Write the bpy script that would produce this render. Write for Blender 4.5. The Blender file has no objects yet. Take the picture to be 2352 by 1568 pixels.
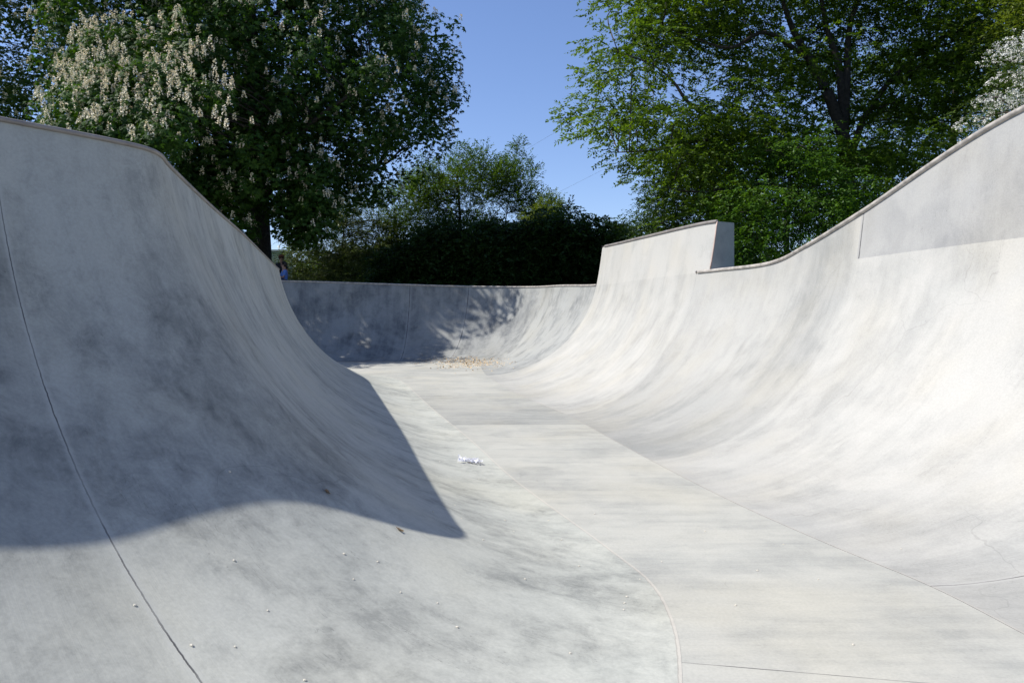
import bpy, bmesh, math, random
import numpy as np
from mathutils import Vector, geometry
random.seed(7); RNG = np.random.default_rng(11)
scene = bpy.context.scene
COL = scene.collection
CAMH, F, CX, HY = 1.6, 1828.0, 1176.0, 745.0      # eye height; focal length, centre and horizon on a 2352 wide grid

def P(px, py, d):                                   # a point of the place seen at (px, py), d metres ahead
    return np.array([(px-CX)/F*d, d, CAMH+(HY-py)/F*d])

# ------------------------------------------------------------------ object helpers
def tag(o, label=None, cat=None, group=None, kind=None):
    if label: o['label'] = label
    if cat: o['category'] = cat
    if group: o['group'] = group
    if kind: o['kind'] = kind
    return o
def empty(name, loc, label, cat, group=None):
    o = bpy.data.objects.new(name, None); COL.objects.link(o); o.location = loc
    o.empty_display_size = .2
    return tag(o, label, cat, group)
def link(name, me, mat, parent=None, smooth=False):
    me.name = name
    o = bpy.data.objects.new(name, me); COL.objects.link(o)
    if mat and not me.materials: me.materials.append(mat)
    if parent is not None:
        o.parent = parent
        me.transform(__import__('mathutils').Matrix.Translation(-Vector(parent.location)))
    if smooth: me.polygons.foreach_set('use_smooth', [True]*len(me.polygons))
    me.update()
    return o
def mesh_from(verts, faces):
    me = bpy.data.meshes.new('m'); me.from_pydata([tuple(map(float, v)) for v in verts], [], faces); me.update(); return me
class MB:                                           # collects shapes into one mesh
    def __init__(s): s.v = []; s.f = []
    def box(s, c, h, rz=0.0):
        n = len(s.v); ca, sa = math.cos(rz), math.sin(rz)
        for dx in (-1, 1):
            for dy in (-1, 1):
                for dz in (-1, 1):
                    x, y = dx*h[0], dy*h[1]
                    s.v.append((c[0]+x*ca-y*sa, c[1]+x*sa+y*ca, c[2]+dz*h[2]))
        s.f += [tuple(n+i for i in q) for q in ((0,1,3,2),(4,6,7,5),(0,4,5,1),(2,3,7,6),(0,2,6,4),(1,5,7,3))]
    def tube(s, pts, rad, seg=8, cap=True):
        pts = [np.asarray(p, float) for p in pts]; n0 = len(s.v); m = len(pts)
        if not hasattr(rad, '__len__'): rad = [rad]*m
        ref = np.array([0.31, 0.77, 0.55])
        for i, p in enumerate(pts):
            t = pts[min(i+1, m-1)]-pts[max(i-1, 0)]; t = t/(np.linalg.norm(t)+1e-9)
            a = np.cross(t, ref); a /= np.linalg.norm(a)+1e-9; b = np.cross(t, a); ref = b if i == 0 else ref
            ref = np.cross(a, t) if i else ref
            for k in range(seg):
                w = 2*math.pi*k/seg
                s.v.append(tuple(p+rad[i]*(math.cos(w)*a+math.sin(w)*b)))
        for i in range(m-1):
            for k in range(seg):
                k2 = (k+1) % seg
                s.f.append((n0+i*seg+k, n0+i*seg+k2, n0+(i+1)*seg+k2, n0+(i+1)*seg+k))
        if cap:
            s.f.append(tuple(n0+k for k in range(seg))[::-1]); s.f.append(tuple(n0+(m-1)*seg+k for k in range(seg)))
    def build(s, name, mat, parent=None, smooth=False):
        return link(name, mesh_from(s.v, s.f), mat, parent, smooth)

# ------------------------------------------------------------------ materials
class NT:
    def __init__(s, name):
        s.m = bpy.data.materials.new(name); s.m.use_nodes = True; s.t = s.m.node_tree; s.t.nodes.clear()
        s.out = s.n('ShaderNodeOutputMaterial')
    def n(s, typ, **kw):
        x = s.t.nodes.new(typ)
        for k, v in kw.items(): setattr(x, k, v)
        return x
    def set(s, sock, v):
        if hasattr(v, 'links') or isinstance(v, bpy.types.NodeSocket): s.t.links.new(v, sock)
        else: sock.default_value = v
    def math(s, op, a, b=0.0, clamp=False):
        x = s.n('ShaderNodeMath', operation=op, use_clamp=clamp); s.set(x.inputs[0], a); s.set(x.inputs[1], b); return x.outputs[0]
    def mix(s, f, a, b, mode='MIX'):
        x = s.n('ShaderNodeMix', data_type='RGBA', blend_type=mode, clamp_factor=True)
        s.set(x.inputs[0], f); s.set(x.inputs[6], a); s.set(x.inputs[7], b); return x.outputs[2]
    def map(s, v, sc, rot=(0,0,0), loc=(0,0,0)):
        x = s.n('ShaderNodeMapping'); s.set(x.inputs[0], v); x.inputs[3].default_value = sc; x.inputs[2].default_value = rot; x.inputs[1].default_value = loc
        return x.outputs[0]
    def noise(s, v, scale, detail=4, rough=.55, dist=0.0):
        x = s.n('ShaderNodeTexNoise'); s.set(x.inputs['Vector'], v); x.inputs['Scale'].default_value = scale
        x.inputs['Detail'].default_value = detail; x.inputs['Roughness'].default_value = rough; x.inputs['Distortion'].default_value = dist
        return x.outputs[0]
    def ramp(s, f, a, b):                           # smooth 0..1 between a and b
        x = s.n('ShaderNodeMapRange', interpolation_type='SMOOTHSTEP'); s.set(x.inputs[0], f)
        x.inputs[1].default_value = a; x.inputs[2].default_value = b; return x.outputs[0]

def V4(c): return (c[0], c[1], c[2], 1.0)
def simple(name, col, rough=.6, var=.15, scale=6, metal=0.0):
    t = NT(name); tc = t.n('ShaderNodeTexCoord')
    n = t.noise(tc.outputs['Object'], scale, 4)
    c = t.mix(t.ramp(n, .3, .7), V4([x*(1-var) for x in col]), V4([min(1, x*(1+var)) for x in col]))
    b = t.n('ShaderNodeBsdfPrincipled'); t.set(b.inputs['Base Color'], c); b.inputs['Roughness'].default_value = rough; b.inputs['Metallic'].default_value = metal
    t.set(t.out.inputs[0], b.outputs[0]); return t.m

def concrete(name, light, dark, streak=.5, blotch=.6, fine=.35, joints=(), bump=.25, floor=False, lip=False, lines=()):
    t = NT(name); tc = t.n('ShaderNodeTexCoord'); ob = t.n('ShaderNodeNewGeometry').outputs['Position']; uv = tc.outputs['UV']
    base = ob if floor else uv
    # broad clouds of trowelled cement
    n1 = t.noise(t.map(ob, (1, 1, 1)), .55, 5, .6, .6)
    n2 = t.noise(t.map(ob, (1, 1, .8), loc=(5, 2, 1)), 1.7, 7, .66, .35)
    n3 = t.noise(t.map(ob, (1, 1, .8), loc=(3, 7, 1)), 6.0, 9, .74, .4)
    if floor:
        st1 = t.noise(t.map(ob, (.5, 5.0, 1), rot=(0, 0, math.radians(-8))), 1.1, 6, .62, .3)
        st2 = t.noise(t.map(ob, (1.2, 22.0, 1), rot=(0, 0, math.radians(-8))), 1.0, 5, .65, .2)
    else:
        st1 = t.noise(t.map(uv, (2.1, .28, 1)), 1.3, 6, .62, .45)
        st2 = t.noise(t.map(uv, (17, .55, 1)), 1.2, 5, .68, .25)
    a = t.math('MULTIPLY', t.ramp(n1, .36, .66), blotch)
    b = t.math('MULTIPLY', t.ramp(n2, .40, .66), blotch*.75)
    c = t.math('MULTIPLY', t.math('SUBTRACT', n3, .42), fine*1.9)
    d = t.math('MULTIPLY', t.ramp(st1, .38, .68), streak)
    e = t.math('MULTIPLY', t.math('SUBTRACT', st2, .46), streak*1.5)
    s = t.math('ADD', t.math('ADD', t.math('ADD', a, b), t.math('ADD', c, d)), e)
    f = t.ramp(s, .05, 1.55)
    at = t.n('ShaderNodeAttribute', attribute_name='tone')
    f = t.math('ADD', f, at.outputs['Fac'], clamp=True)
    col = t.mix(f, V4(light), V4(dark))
    # overlapping trowel passes: patches a shade apart, with soft curved edges
    dn = t.n('ShaderNodeTexNoise'); t.set(dn.inputs['Vector'], ob); dn.inputs['Scale'].default_value = 1.3; dn.inputs['Detail'].default_value = 3
    vm = t.n('ShaderNodeVectorMath', operation='MULTIPLY_ADD'); t.set(vm.inputs[0], dn.outputs['Color']); vm.inputs[1].default_value = (.9, .9, .9); t.set(vm.inputs[2], ob)
    tv = t.n('ShaderNodeTexVoronoi', feature='SMOOTH_F1'); t.set(tv.inputs['Vector'], t.map(vm.outputs[0], (1.0, 1.0, .6))); tv.inputs['Scale'].default_value = 1.9; tv.inputs['Smoothness'].default_value = .35
    sp = t.n('ShaderNodeSeparateColor'); t.set(sp.inputs[0], tv.outputs['Color'])
    col = t.mix(1.0, col, t.mix(sp.outputs[0], (.95, .952, .955, 1), (1.035, 1.033, 1.03, 1)), 'MULTIPLY')
    # hairline cracks, here and there
    cv = t.n('ShaderNodeTexVoronoi', feature='DISTANCE_TO_EDGE'); t.set(cv.inputs['Vector'], vm.outputs[0]); cv.inputs['Scale'].default_value = .55
    cr = t.math('MULTIPLY', t.math('LESS_THAN', cv.outputs['Distance'], .0022), t.ramp(n1, .50, .58))
    col = t.mix(t.math('MULTIPLY', cr, .20), col, V4([x*.5 for x in dark]))
    # a little warm and greenish tint wandering over the cement
    tint = t.noise(t.map(ob, (1, 1, 1), loc=(9, 1, 4)), .9, 3, .5)
    col = t.mix(t.math('MULTIPLY', t.ramp(tint, .45, .75), .35), col, t.mix(1.0, col, (1.06, 1.01, .90, 1), 'MULTIPLY'))
    col = t.mix(t.math('MULTIPLY', t.ramp(tint, .50, .25), .15), col, t.mix(1.0, col, (.93, .99, 1.04, 1), 'MULTIPLY'))
    # pin marks and pits
    vo = t.n('ShaderNodeTexVoronoi', feature='F1'); t.set(vo.inputs['Vector'], t.map(ob, (1, 1, 1))); vo.inputs['Scale'].default_value = 9.0
    pit = t.math('MULTIPLY', t.math('LESS_THAN', vo.outputs['Distance'], .055), t.ramp(n2, .5, .6))
    col = t.mix(t.math('MULTIPLY', pit, .35), col, V4([x*.45 for x in dark]))
    # thin scratches
    sc = t.noise(t.map(base, (1.0, 26.0, 1) if floor else (9.0, 1.0, 1), rot=(0, 0, .5)), 1.6, 3, .6, 1.2)
    scm = t.math('MULTIPLY', t.math('LESS_THAN', t.math('ABSOLUTE', t.math('SUBTRACT', sc, .5)), .0035), t.ramp(n2, .5, .62))
    col = t.mix(t.math('MULTIPLY', scm, .4), col, V4([x*.55 for x in dark]))
    sep = t.n('ShaderNodeSeparateXYZ'); t.set(sep.inputs[0], base); U, Vv = sep.outputs[0], sep.outputs[1]
    wob = t.noise(ob, 14.0, 4, .7); wobc = t.math('MULTIPLY', t.math('SUBTRACT', wob, .5), .020)
    wid = t.math('MULTIPLY', t.ramp(t.noise(t.map(ob, (1, 1, 1), loc=(2, 2, 8)), 3.2, 3), .3, .7), .6)
    jm = 0.0; lm = 0.0
    for (u0, w) in joints:
        dd = t.math('ABSOLUTE', t.math('ADD', t.math('SUBTRACT', U, u0), wobc))
        k = t.math('SUBTRACT', 1.0, t.ramp(dd, w*.45, w))
        k2 = t.math('SUBTRACT', 1.0, t.ramp(dd, w*1.2, w*7))
        jm = k if isinstance(jm, float) else t.math('MAXIMUM', jm, k)
        lm = k2 if isinstance(lm, float) else t.math('MAXIMUM', lm, k2)
    if floor:                                       # the panel poured beyond the cross joint is darker
        col = t.mix(t.math('MULTIPLY', t.math('MULTIPLY', t.math('GREATER_THAN', Vv, 12.75), t.math('SUBTRACT', 1.0, t.ramp(Vv, 13.0, 20.0))), t.math('ADD', .35, t.math('MULTIPLY', st1, .7))), col, t.mix(1.0, col, (.72, .73, .75, 1), 'MULTIPLY'))
    for (a0, b0, c0, w) in lines:                   # joints of the floor: a0 x + b0 y = c0
        q = t.math('SUBTRACT', t.math('ADD', t.math('MULTIPLY', U, a0), t.math('MULTIPLY', Vv, b0)), c0)
        dd = t.math('ABSOLUTE', t.math('ADD', q, t.math('MULTIPLY', wobc, .3)))
        k = t.math('SUBTRACT', 1.0, t.ramp(dd, w*.4, w))
        jm = k if isinstance(jm, float) else t.math('MAXIMUM', jm, k)
    gr_ = t.noise(t.map(ob, (1, 1, 1)), 55, 4, .7)
    col = t.mix(1.0, col, t.mix(t.ramp(gr_, .3, .7), (.93, .93, .93, 1), (1.05, 1.05, 1.05, 1)), 'MULTIPLY')
    hgt = t.math('ADD', t.math('MULTIPLY', n3, .5), t.math('MULTIPLY', st2, .5))
    if not isinstance(lm, float):
        col = t.mix(t.math('MULTIPLY', lm, .45), col, V4([x*.8+.08 for x in light]))
    if lip:
        lip = float(lip)
        l1 = t.math('SUBTRACT', 1.0, t.ramp(t.math('ADD', Vv, wobc), .014, .024))
        col = t.mix(t.math('MULTIPLY', l1, .45*lip), col, (.52, .47, .41, 1))
        l2 = t.math('SUBTRACT', 1.0, t.ramp(t.math('ABSOLUTE', t.math('ADD', t.math('SUBTRACT', Vv, .018), wobc)), .001, .005))
        col = t.mix(t.math('MULTIPLY', l2, .4*lip), col, (.2, .18, .16, 1))
    if not isinstance(jm, float):
        col = t.mix(t.math('MULTIPLY', jm, t.math('SUBTRACT', .95, wid)), col, (.07, .07, .07, 1))
        hgt = t.math('SUBTRACT', hgt, t.math('MULTIPLY', jm, 1.2))
    bp = t.n('ShaderNodeBump'); bp.inputs['Strength'].default_value = bump; bp.inputs['Distance'].default_value = .012; t.set(bp.inputs['Height'], hgt)
    bs = t.n('ShaderNodeBsdfPrincipled'); t.set(bs.inputs['Base Color'], col)
    t.set(bs.inputs['Roughness'], t.math('ADD', .58, t.math('MULTIPLY', n3, .3))); bs.inputs['Specular IOR Level'].default_value = .22
    t.set(bs.inputs['Normal'], bp.outputs[0]); t.set(t.out.inputs[0], bs.outputs[0]); return t.m

def leafmat(name, c1, c2, trans=.35, gloss=.45, back=1.0):
    t = NT(name); g = t.n('ShaderNodeNewGeometry'); r = g.outputs['Random Per Island']
    tc = t.n('ShaderNodeTexCoord'); big = t.ramp(t.noise(tc.outputs['Object'], .45, 3), .35, .65)
    f = t.math('ADD', t.math('MULTIPLY', r, .65), t.math('MULTIPLY', big, .35))
    c = t.mix(f, V4(c1), V4(c2))
    b = t.n('ShaderNodeBsdfPrincipled'); t.set(b.inputs['Base Color'], c); b.inputs['Roughness'].default_value = gloss; b.inputs['Specular IOR Level'].default_value = .22
    tr = t.n('ShaderNodeBsdfTranslucent'); t.set(tr.inputs[0], t.mix(1.0, c, (1.5*back, 1.55*back, .45, 1), 'MULTIPLY'))
    mx = t.n('ShaderNodeMixShader'); mx.inputs[0].default_value = trans
    t.set(mx.inputs[1], b.outputs[0]); t.set(mx.inputs[2], tr.outputs[0]); t.set(t.out.inputs[0], mx.outputs[0]); return t.m

M = {}
M['bark'] = simple('bark', (.035, .028, .022), .9, .4, 9)
M['bark_grey'] = simple('bark_grey', (.05, .043, .036), .9, .4, 9)
M['coping'] = simple('coping', (.36, .33, .29), .42, .30, 9)
M['coping_dark'] = simple('coping_dark', (.22, .20, .18), .5, .2, 5)
M['ledge'] = simple('ledge', (.42, .41, .38), .8, .15, 3)
M['steel'] = simple('steel', (.16, .16, .17), .5, .15, 3, .6)

# ------------------------------------------------------------------ the bowl, described by stations
# rim x, rim y, rim z, seam x, seam y
ST = [
 (-6.0, -6.5, 2.70, -5.0, -3.8), (-9.0, -4.5, 2.70, -6.3, -2.8), (-10.2, -1.8, 2.70, -7.0, -1.6), (-9.6, .4, 2.70, -6.3, -.9),
 (-7.8, .9, 2.70, -4.8, -1.3), (-5.7, .9, 2.70, -3.4, -1.5), (-4.30, 1.95, 2.70, -2.05, -.9), (-3.475, 2.98, 2.70, -1.0, -.1),
 (-3.065, 3.69, 2.70, -.35, .85), (-2.78, 4.24, 2.70, .12, 1.85), (-2.56, 4.55, 2.70, .58, 2.85), (-2.40, 4.79, 2.70, .76, 3.55),
 (-2.30, 5.00, 2.70, .87, 4.25), (-2.30, 5.20, 2.70, .87, 4.92), (-2.38, 5.50, 2.70, .70, 5.68), (-2.86, 7.5, 2.73, .06, 8.1),
 (-3.48, 10.3, 2.76, -.58, 11.1), (-4.19, 13.3, 2.80, -1.25, 14.0), (-5.15, 17.3, 2.87, -2.25, 18.3), (-5.57, 19.0, 2.90, -2.75, 20.3),
 (-5.9, 19.7, 2.91, -3.2, 21.6), (-6.6, 20.3, 2.92, -4.3, 22.8), (-8.0, 20.8, 2.94, -6.5, 23.7), (-11, 21.5, 2.98, -9.6, 24.3),
 (-14, 22.9, 3.05, -11.9, 25.2), (-15.3, 25.6, 3.15, -12.5, 26.1), (-14.2, 28.8, 3.22, -11.7, 27.1), (-12, 30.3, 3.26, -10.2, 27.7),
 (-9.0, 30.8, 3.28, -8.5, 28.0), (-4.7, 31.0, 3.16, -4.6, 28.1), (-2.0, 31.2, 3.09, -2.6, 28.1), (-.1, 30.7, 3.04, -1.6, 27.7),
 (.85, 29.6, 2.99, -1.12, 27.0), (1.62, 26.8, 2.90, -1.0, 25.5), (2.48, 23.4, 2.75, -.72, 22.4), (3.05, 19.4, 2.68, .0, 18.4),
 (3.60, 15.5, 2.61, .98, 14.1), (3.83, 14.85, 2.61, 1.10, 13.3), (4.27, 13.0, 2.61, 1.30, 11.8), (4.42, 11.9, 2.78, 1.45, 10.7), (4.62, 10.5, 3.08, 1.65, 9.3),
 (5.2, 8.1, 3.79, 2.02, 7.05), (5.75, 6.5, 3.95, 2.32, 5.75), (6.25, 5.2, 3.95, 2.56, 4.87), (6.7, 3.8, 3.9, 2.66, 4.0),
 (7.3, 1.2, 3.6, 2.9, 1.8), (7.8, -1.5, 3.2, 3.5, -.8), (6.8, -5.0, 2.8, 3.8, -3.0), (3.2, -7.0, 2.70, 2.4, -4.2), (-2, -7.2, 2.70, -1.8, -4.4)]
ST = np.array(ST, float); NS = len(ST)
def zf(y): t = np.clip((np.asarray(y, float)-14)/14, 0, 1); return .27*t*t*(3-2*t)
def gz(y): return 2.30+.015*np.clip(np.asarray(y, float), -10, 45)
def spline(par):                                    # centripetal Catmull-Rom through the closed list
    out = np.zeros((len(par), 5))
    for k, p in enumerate(par):
        i = int(math.floor(p)); f = p-i
        q = [ST[(i+j) % NS] for j in (-1, 0, 1, 2)]
        w = [math.sqrt(np.linalg.norm((q[j+1]-q[j])[[0, 1, 3, 4]])+1e-6) for j in range(3)]
        t0 = 0; t1 = w[0]; t2 = t1+w[1]; t3 = t2+w[2]; t = t1+f*(t2-t1)
        A1 = (t1-t)/(t1-t0)*q[0]+(t-t0)/(t1-t0)*q[1]; A2 = (t2-t)/(t2-t1)*q[1]+(t-t1)/(t2-t1)*q[2]; A3 = (t3-t)/(t3-t2)*q[2]+(t-t2)/(t3-t2)*q[3]
        B1 = (t2-t)/(t2-t0)*A1+(t-t0)/(t2-t0)*A2; B2 = (t3-t)/(t3-t1)*A2+(t-t1)/(t3-t1)*A3
        out[k] = (t2-t)/(t2-t1)*B1+(t-t1)/(t2-t1)*B2
    return out
SUB = 14
PAR = np.arange(NS*SUB+1)/SUB
LOOP = spline(PAR)
mid = (LOOP[:, :2]+LOOP[:, 3:])/2
ARC = np.concatenate([[0], np.cumsum(np.linalg.norm(np.diff(mid, axis=0), axis=1)+.25*np.linalg.norm(np.diff(LOOP[:, 3:], axis=0), axis=1))])
def U_at(p): return float(np.interp(p, PAR, ARC))
I_EXT = 40                                          # station where the tall vertical extension starts
TH = math.radians(78); NA, NE = 34, 6
def zt_of(p, zr):                                   # height where the curve ends and the vertical part begins
    w = np.clip((p-38.6)/1.4, 0, 1)*np.clip((48.0-p)/1.5, 0, 1)
    return min(zr-.03, (1-w)*(zr-.03)+w*2.46)
def section(p, L):
    rx, ry, rz, sx, sy = L
    R = np.array([rx, ry]); S = np.array([sx, sy]); dv = R-S; run = np.linalg.norm(dv); n = dv/run
    zt = zt_of(p, rz); z0 = float(zf(sy)); lean = (.15 if rz-zt > .1 else .24)*(rz-zt); rt = run-lean
    pts = []
    for k in range(NA+1):
        th = TH*k/NA; u = math.sin(th)/math.sin(TH)*rt; z = z0+(zt-z0)*(1-math.cos(th))/(1-math.cos(TH))
        pts.append((sx+n[0]*u, sy+n[1]*u, z))
    for k in range(1, NE+1):
        u = rt+lean*k/NE; pts.append((sx+n[0]*u, sy+n[1]*u, zt+(rz-zt)*k/NE))
    return pts, n
SEC = [section(p, L) for p, L in zip(PAR, LOOP)]

def strip(i0, i1, r0, r1, name, mat, parent, tone=None, lipz=0.0):
    verts, uvs, tones = [], [], []
    for i in range(i0, i1+1):
        pts, n = SEC[i % (len(SEC)-1)] if i >= len(SEC) else SEC[i]
        u = ARC[i] if i < len(ARC) else ARC[-1]+ARC[i-len(ARC)+1]
        v = 0.0; q = None
        for k, pnt in enumerate(pts):
            if q is not None: v += math.dist(q, pnt)
            q = pnt
            if r0 <= k <= r1:
                verts.append(pnt if k else (pnt[0], pnt[1], pnt[2]+lipz)); uvs.append((u, v))
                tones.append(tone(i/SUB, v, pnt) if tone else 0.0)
    w = r1-r0+1; faces = []
    for i in range(i1-i0):
        for k in range(w-1):
            a = i*w+k; faces.append((a, a+1, a+w+1, a+w))
    me = mesh_from(verts, faces)
    uvl = me.uv_layers.new(name='UVMap'); li = np.zeros(len(me.loops), np.int32); me.loops.foreach_get('vertex_index', li)
    uvl.data.foreach_set('uv', np.array(uvs, np.float32)[li].ravel())
    at = me.attributes.new('tone', 'FLOAT', 'POINT'); at.data.foreach_set('value', np.array(tones, np.float32))
    return link(name, me, mat, parent, True)

def coping(i0, i1, parent, mat, r=.032, seg=10):
    mb = MB(); pts = []
    for i in range(i0, i1+1):
        p, n = SEC[i % NT_]; e = p[-1]; pts.append((e[0]-n[0]*.004, e[1]-n[1]*.004, e[2]+.004))
    mb.tube(pts, r, seg); return mb.build('coping', mat, parent, True)
NT_ = len(SEC)-1
def ledge(i0, i1, parent):
    v, f = [], []
    for i in range(i0, i1+1):
        p, n = SEC[i % NT_]; e = p[-1]; zb = float(gz(e[1]))-.35
        for (o, z) in ((.0, e[2]), (.30, e[2]), (.30, zb)): v.append((e[0]+n[0]*o, e[1]+n[1]*o, z))
    for k in range(i1-i0):
        a = 3*k; f += [(a, a+1, a+4, a+3), (a+1, a+2, a+5, a+4)]
    return link('ledge', mesh_from(v, f), M['ledge'], parent)

jt = lambda *ps: [(U_at(p), w) for p, w in ps]
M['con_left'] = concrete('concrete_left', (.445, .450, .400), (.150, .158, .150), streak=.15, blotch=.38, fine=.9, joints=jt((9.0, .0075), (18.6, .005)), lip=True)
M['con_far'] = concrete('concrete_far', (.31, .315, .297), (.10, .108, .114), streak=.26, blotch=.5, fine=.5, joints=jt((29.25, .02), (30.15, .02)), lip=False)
M['con_right'] = concrete('concrete_right', (.418, .410, .376), (.268, .270, .252), streak=.27, blotch=.38, fine=.3, joints=jt((36.0, .006), (43.0, .010)), lip=.45)
M['con_ext'] = concrete('concrete_extension', (.355, .352, .332), (.235, .238, .236), streak=.18, blotch=.55, fine=.3, joints=jt((40.02, .02),))
M['con_block'] = concrete('concrete_block', (.418, .410, .376), (.268, .270, .252), streak=.27, blotch=.38, fine=.3)
M['con_floor'] = concrete('concrete_floor', (.42, .415, .37), (.275, .28, .26), streak=.34, blotch=.42, fine=.5, floor=True,
                          lines=((.205, .979, 3.86, .005), (.0, 1.0, 12.75, .012)))
def wall(name, i0, i1, mat, label, copm, tone=None, cop_rng=None, ext=False, copr=.032):
    a, b = int(i0*SUB), int(i1*SUB)
    c = SEC[((a+b)//2) % NT_][0][0]
    root = empty(name, (c[0], c[1], c[2]), label, 'wall')
    if not ext: strip(a, b, 0, NA+NE, 'curved_face', mat, root, tone, .0015)
    else:
        e = int(I_EXT*SUB)
        strip(a, e, 0, NA+NE, 'curved_face', mat, root, tone, .0015)
        strip(e, b, 0, NA, 'curved_face', mat, root, tone, .0015)
        strip(e, b, NA, NA+NE, 'vertical_extension', M['con_ext'], root)
    for (p, q) in (cop_rng or [(i0, i1)]): coping(int(p*SUB), int(q*SUB), root, copm, copr)
    ledge(a, b, root)
    return root
def sm(x, a, b): t = min(1, max(0, (x-a)/(b-a))); return t*t*(3-2*t)
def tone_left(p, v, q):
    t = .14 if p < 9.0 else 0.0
    t += .20*(1-sm(p, 12.5, 15))*sm(v, 1.6, 3.2)      # shade painted in: colour darkens up the steep face
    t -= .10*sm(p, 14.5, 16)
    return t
def tone_far(p, v, q): return .16-.36*sm(p, 31.3, 32.6)  # paints the shaded stretch darker and the sunlit corner lighter
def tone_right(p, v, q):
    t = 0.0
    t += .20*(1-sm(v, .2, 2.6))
    if 36 <= p < 40.0: t += .22*(1-sm(v, 1.0, 3.9))+.24+.20*math.exp(-((p-39.3)/.22)**2)  # panel greyed in colour, as if turned further from the sun
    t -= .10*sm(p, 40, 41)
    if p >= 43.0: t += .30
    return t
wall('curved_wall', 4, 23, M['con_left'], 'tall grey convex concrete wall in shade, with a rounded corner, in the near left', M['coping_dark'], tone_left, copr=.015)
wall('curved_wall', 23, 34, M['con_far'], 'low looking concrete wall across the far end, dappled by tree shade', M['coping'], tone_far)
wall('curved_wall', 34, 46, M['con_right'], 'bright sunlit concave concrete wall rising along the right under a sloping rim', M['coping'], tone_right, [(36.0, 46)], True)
wall('curved_wall', 46, 54, M['con_left'], 'concrete wall closing the bowl behind the viewer', M['coping'])

# floor, one sheet inside the seam
seam = LOOP[:-1, 3:5]
def cdt(outer, hole, pts, inside_of):
    vs = [Vector(p) for p in outer]; ed = [(i, (i+1) % len(outer)) for i in range(len(outer))]
    if hole is not None:
        n = len(vs); vs += [Vector(p) for p in hole]; ed += [(n+i, n+(i+1) % len(hole)) for i in range(len(hole))]
    vs += [Vector(p) for p in pts]
    r = geometry.delaunay_2d_cdt(vs, ed, [], 0, 1e-4); V = np.array([tuple(v) for v in r[0]]); T = np.array([t for t in r[2] if len(t) == 3])
    C = V[T].mean(axis=1)
    return V, T[inside_of(C)]
def inpoly(C, poly):
    x, y = C[:, 0], C[:, 1]; r = np.zeros(len(C), bool); n = len(poly)
    for i in range(n):
        x1, y1 = poly[i]; x2, y2 = poly[(i+1) % n]
        c = ((y1 > y) != (y2 > y)); r ^= c & (x < (x2-x1)*(y-y1)/(y2-y1+1e-12)+x1)
    return r
g = np.array([(x, y) for x in np.arange(-14, 8, .5) for y in np.arange(-6, 30, .5)])
gi = g[inpoly(g, seam)]
V, T = cdt(seam, None, gi, lambda C: inpoly(C, seam))
me = mesh_from([(x, y, float(zf(y))) for x, y in V], [tuple(map(int, t)) for t in T])
at = me.attributes.new('tone', 'FLOAT', 'POINT')
at.data.foreach_set('value', np.zeros(len(V), np.float32))
fl = link('bowl_floor', me, M['con_floor'], None, True); tag(fl, 'pale trowelled concrete floor running down the middle of the skate bowl', 'floor', kind='structure')
bm = bmesh.new(); bm.from_mesh(me); bmesh.ops.recalc_face_normals(bm, faces=bm.faces)
if sum(f.normal.z for f in bm.faces) < 0: bmesh.ops.reverse_faces(bm, faces=bm.faces)
bm.to_mesh(me); bm.free()

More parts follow.
